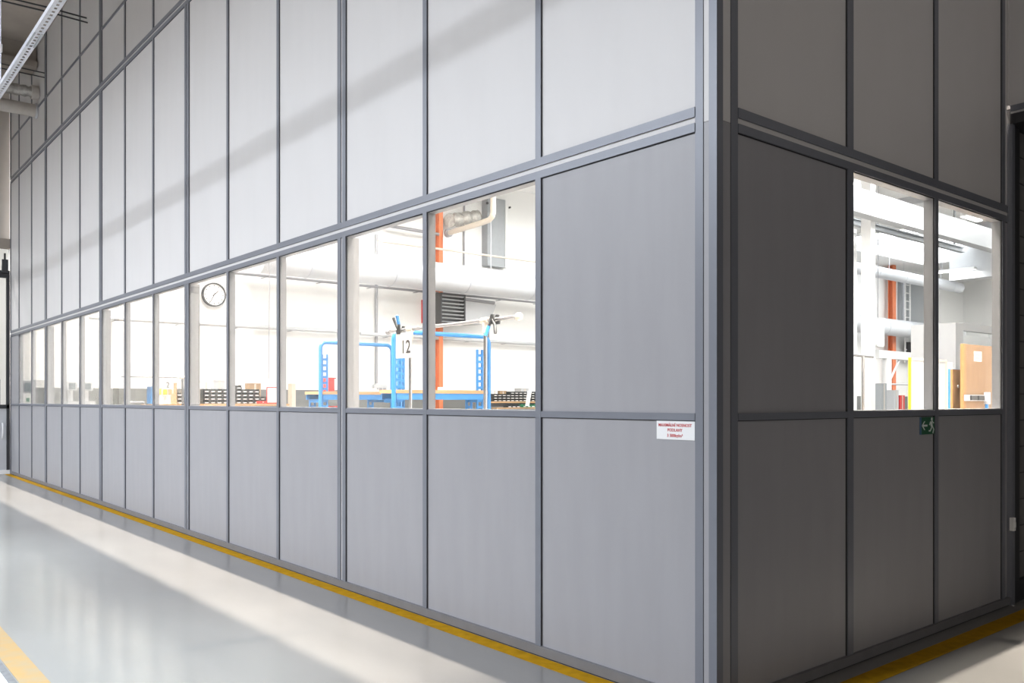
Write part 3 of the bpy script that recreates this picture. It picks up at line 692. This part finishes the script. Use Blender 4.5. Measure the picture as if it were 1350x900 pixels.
# left end of the workshop
t = thing('control_cabinet', 'white cabinet with a dark display at the far left window', 'cabinet', (.14, 17.35, 0))
ob('cabinet_body', B(0, .24, 0, .4, 0, 1.66), 'white', t); dc = ob('display_case', B(.01, .2, .02, .3, 1.66, 1.92), 'greym', t)
ob('display', B(.03, .17, .012, .02, 1.70, 1.88), 'screen', dc); ob('badge', B(.07, .13, -.004, 0, 1.49, 1.57), 'green', t)
t = thing('gas_bottle', 'slim dark cylinder standing inside the far windows', 'cylinder', (.40, 16.0, 0))
ob('cylinder_body', MB().tube([(0,0,0), (0,0,1.55), (0,0,1.62), (0,0,1.68)], .06, 12, 0, [.06, .06, .045, .02]), 'dark', t)
ob('valve', MB().tube([(0,0,1.68), (0,0,1.74)], .025, 8), 'chrome', t)
for x, y, lb in ((.80, 16.5, 'pale test machine with dark screen left of the next one'), (1.12, 16.6, 'pale test machine with dark screen right of its twin')):
    t = thing('test_machine', lb, 'machine', (x, y, 0))
    ob('cabinet_body', B(0, .22, 0, .5, 0, 1.5), 'lgrey', t); ob('mast', B(.06, .14, .2, .3, 1.5, 2.05), 'white', t)
    hd = ob('head', B(.01, .2, .1, .35, 1.72, 1.9), 'lgrey', t); ob('display', B(.04, .16, .092, .1, 1.75, 1.87), 'screen', hd)
t = thing('pallet_trolley', 'low pale trolley with rounded handle below the third far window', 'trolley', (1.68, 16.0, 0))
ob('deck', B(0, .5, 0, .8, .18, .24), 'lgrey', t)
ob('handle', MB().tube([(.02, .02, .24), (.02, .02, 1.40), (.06, .02, 1.48), (.44, .02, 1.48), (.48, .02, 1.40), (.48, .02, .24)], .016, 8), 'pipe', t)
for sx in (.08, .42):
    for sy in (.1, .7): ob('wheel', MB().tube([(sx-.02, sy, .09), (sx+.02, sy, .09)], .09, 12), 'black', t)

# ================================================================== BEHIND THE RIGHT WINDOWS
# plywood crate boards
t = thing('plywood_board', 'tall plywood board with a paper notice behind the far right pane', 'board', (7.577, 2.0, 0))
mb = MB().box(.06, 1.9, 0, .036, .3, 2.21); mb.box(0, .06, -.004, .036, .3, 2.21, 1)
ob('sheet', mb, ['ply', 'plyedge'], t)
ob('batten', B(.03, 1.9, -.02, .06, .2, .3), 'plyedge', t); ob('foot', B(0, 1.9, -.02, .10, 0, .2), 'plyedge', t)
no = ob('notice', B(.305, .53, -.003, -.0005, 2.005, 2.13), 'paper', t)
for z, a, b in ((2.085, .35, .48), (2.045, .335, .495)): ob('notice_line', B(a, b, -.0045, -.003, z-.012, z+.012), 'greym', no)
t = thing('plywood_board', 'shorter plywood board left of the tall plywood board', 'board', (7.553, 2.12, 0))
mb = MB().box(.02, .40, 0, .023, 0, 1.90); mb.box(0, .02, -.002, .025, 0, 1.90, 1)
ob('sheet', mb, ['ply', 'plyedge'], t); ob('knot', MB().tube([(.16, -.004, 1.69), (.16, 0, 1.69)], .02, 8), 'greym', t)
tag(ob('blue_board', MB().box(7.687, 8.0, 2.20, 2.228, 0, 1.91).box(7.687, 8.0, 2.17, 2.26, 0, .03), 'blue'), 'narrow blue board edge beside the shorter plywood board', 'board')
t = thing('clamp_bracket', 'silver bracket with two dark pads on the tall plywood board', 'bracket', (7.50, 1.93, 1.51))
ob('bar', B(0, .62, 0, .03, 0, .075), 'galv', t)
for x in (.10, .31): ob('pad', B(x, x+.17, -.02, 0, .008, .066), 'black', t)
ob('end_plate', B(.58, .63, -.03, .03, -.04, .11), 'galv', t)
ob('arm', MB().box(.59, .62, -.01, .02, -1.51, -.04), 'blue', t)
# rolling white board
t = thing('rolling_board', 'white board with a yellow edge crossing behind the right mullion', 'board', (10.42, 4.0, 0))
ob('board', B(.035, 1.28, 0, .04, .35, 2.17), 'lgrey', t)
ob('edge_strip', B(0, .035, -.005, .03, .3, 2.21), 'yel', t); ob('top_rail', B(.05, 1.28, -.01, .05, 2.17, 2.21), 'pipew', t)
ob('side_rail', B(1.28, 1.33, -.01, .05, .3, 2.21), 'pipew', t)
for x in (.1, 1.15): ob('foot', B(x, x+.08, -.3, .34, 0.0, .06), 'greym', t); ob('leg', B(x+.02, x+.06, 0, .04, .06, .35), 'greym', t)
tag(ob('door_leaf', MB().box(11.82, 11.86, 4.05, 4.09, 0, 2.22).box(11.86, 12.1, 4.05, 4.08, 0, 2.18), 'white'), 'narrow white panel right of the rolling white board', 'panel')
# white framed cabin
t = thing('office_cabin', 'white framed cabin with bright window behind the plywood boards', 'cabin', (14.47, 5.0, 0))
fr = MB().box(0, .35, 0, .1, 0, 3.08).box(.35, 4, 0, .1, 2.94, 3.10).box(.35, 4, 0, .1, 0, 1.6).box(0, .1, .1, .9, 0, 3.08).box(3.9, 4, .1, .9, 0, 3.08)
ob('cabin_frame', fr, 'lgrey', t); ob('window_pane', B(.35, 3.9, .04, .06, 1.6, 2.94), 'glass', t); ob('cabin_back', B(.1, 3.9, .85, .9, 0, 3.0), 'white', t)
# hoist
t = thing('chain_hoist', 'yellow hook block with orange hook hanging at the far right pane', 'hoist', (16.05, 4.6, 0))
ob('block', MB().box(-.09, .12, -.08, .08, 3.44, 3.68), 'yel', t); ob('chain', MB().tube([(0, 0, 3.68), (0, 0, CEIL-.01)], .012, 6), 'galv', t)
ob('swivel', MB().tube([(.02, 0, 3.34), (.02, 0, 3.44)], .03, 8), 'black', t)
ob('hook', MB().tube([(.02, 0, 3.36)] + [(.02 + .08*math.sin(a), 0, 3.26 + .08*math.cos(a)) for a in [math.pi*k/8 for k in range(0, 12)]], .025, 8), 'orange', t)
# round white hanging panel, ladder, small clutter
t = thing('hanging_lightbox', 'white rounded box with a blue edge hanging left of the red column', 'lightbox', (21.02, 10.0, 3.1))
rr = .1; pw, ph = .46, .86
poly = []
for cx, cy, a0 in ((pw-rr, rr, -90), (pw-rr, ph-rr, 0), (rr, ph-rr, 90), (rr, rr, 180)):
    for k in range(5): a = math.radians(a0 + 22.5*k); poly.append((cx + rr*math.cos(a), cy + rr*math.sin(a)))
ob('plate', MB().prism(poly, (0,0,0), (1,0,0), (0,0,1), (0, .1, 0)), 'white', t)
ob('blue_edge', B(pw, pw+.02, .02, .08, .1, ph-.1), 'blue', t)
ob('hanger', MB().tube([(.15, .05, ph-.02), (.18, .05, CEIL-3.11)], .012, 6), 'pipe', t)
t = thing('wall_ladder', 'white ladder fixed to the back wall right of the far red column', 'ladder', (38.55, 17.55, 3.4))
for x in (0, .5): ob('rail', B(x, x+.06, 0, .06, 0, 4.4), 'white', t)
for k in range(11): ob('rung', B(.06, .5, .015, .045, .2+.4*k, .25+.4*k), 'white', t)
t = thing('wall_cabinet', 'dark grey recess panel on the back wall behind the white ladder', 'panel', (38.45, 17.72, 5.0))
ob('cabinet_body', B(0, 3.4, 0, .17, 0, 2.6), 'greym', t); ob('mullion', B(.9, 1.0, -.02, 0, 0, 2.6), 'lgrey', t)
t = thing('support_frame', 'white tubular frame with a cross arm below the hanging white box', 'frame', (26.3, 12.4, 0))
ob('post', MB().tube([(.1, 0, 0), (.1, 0, 3.1)], .16, 10), 'white', t); ob('arm', B(-.6, 2.0, -.08, .08, 3.0, 3.28), 'white', t)
ob('post', MB().tube([(1.8, 0, 0), (1.8, 0, 3.0)], .06, 8), 'white', t); ob('brace', MB().tube([(.1, 0, 2.0), (1.1, 0, 3.05)], .04, 8), 'white', t)
ob('lower_tie', MB().tube([(.1, 0, 2.1), (1.8, 0, 2.1)], .03, 8), 'lgrey', t)
carton(25.1, 25.45, 11.3, 11.6, 0, 1.68, 'red', 'red machine box low behind the near right pane', 'box')
carton(24.7, 25.02, 11.3, 11.6, 0, 1.85, 'lgrey', 'grey box left of the red machine box, near right pane', 'box')
carton(23.26, 23.6, 11.0, 11.4, 0, 2.05, 'greym', 'dark grey crate left of the white tubular frame', 'crate')
t = thing('pipe_stand', 'slim grey stand with a level bar in front of the white steel column', 'stand', (9.3, 4.2, 0))
ob('post', MB().tube([(0, 0, .02), (0, 0, 2.2)], .025, 8), 'chrome', t); ob('top_tube', MB().tube([(-.8, 0, 2.22), (.3, 0, 2.2)], .02, 8), 'chrome', t)
ob('foot', MB().tube([(-.3, 0, .022), (.3, 0, .022)], .022, 8), 'chrome', t)
carton(8.45, 8.62, 4.0, 4.2, 0, 1.62, 'yel', 'small yellow box at the lower left of the near right pane')
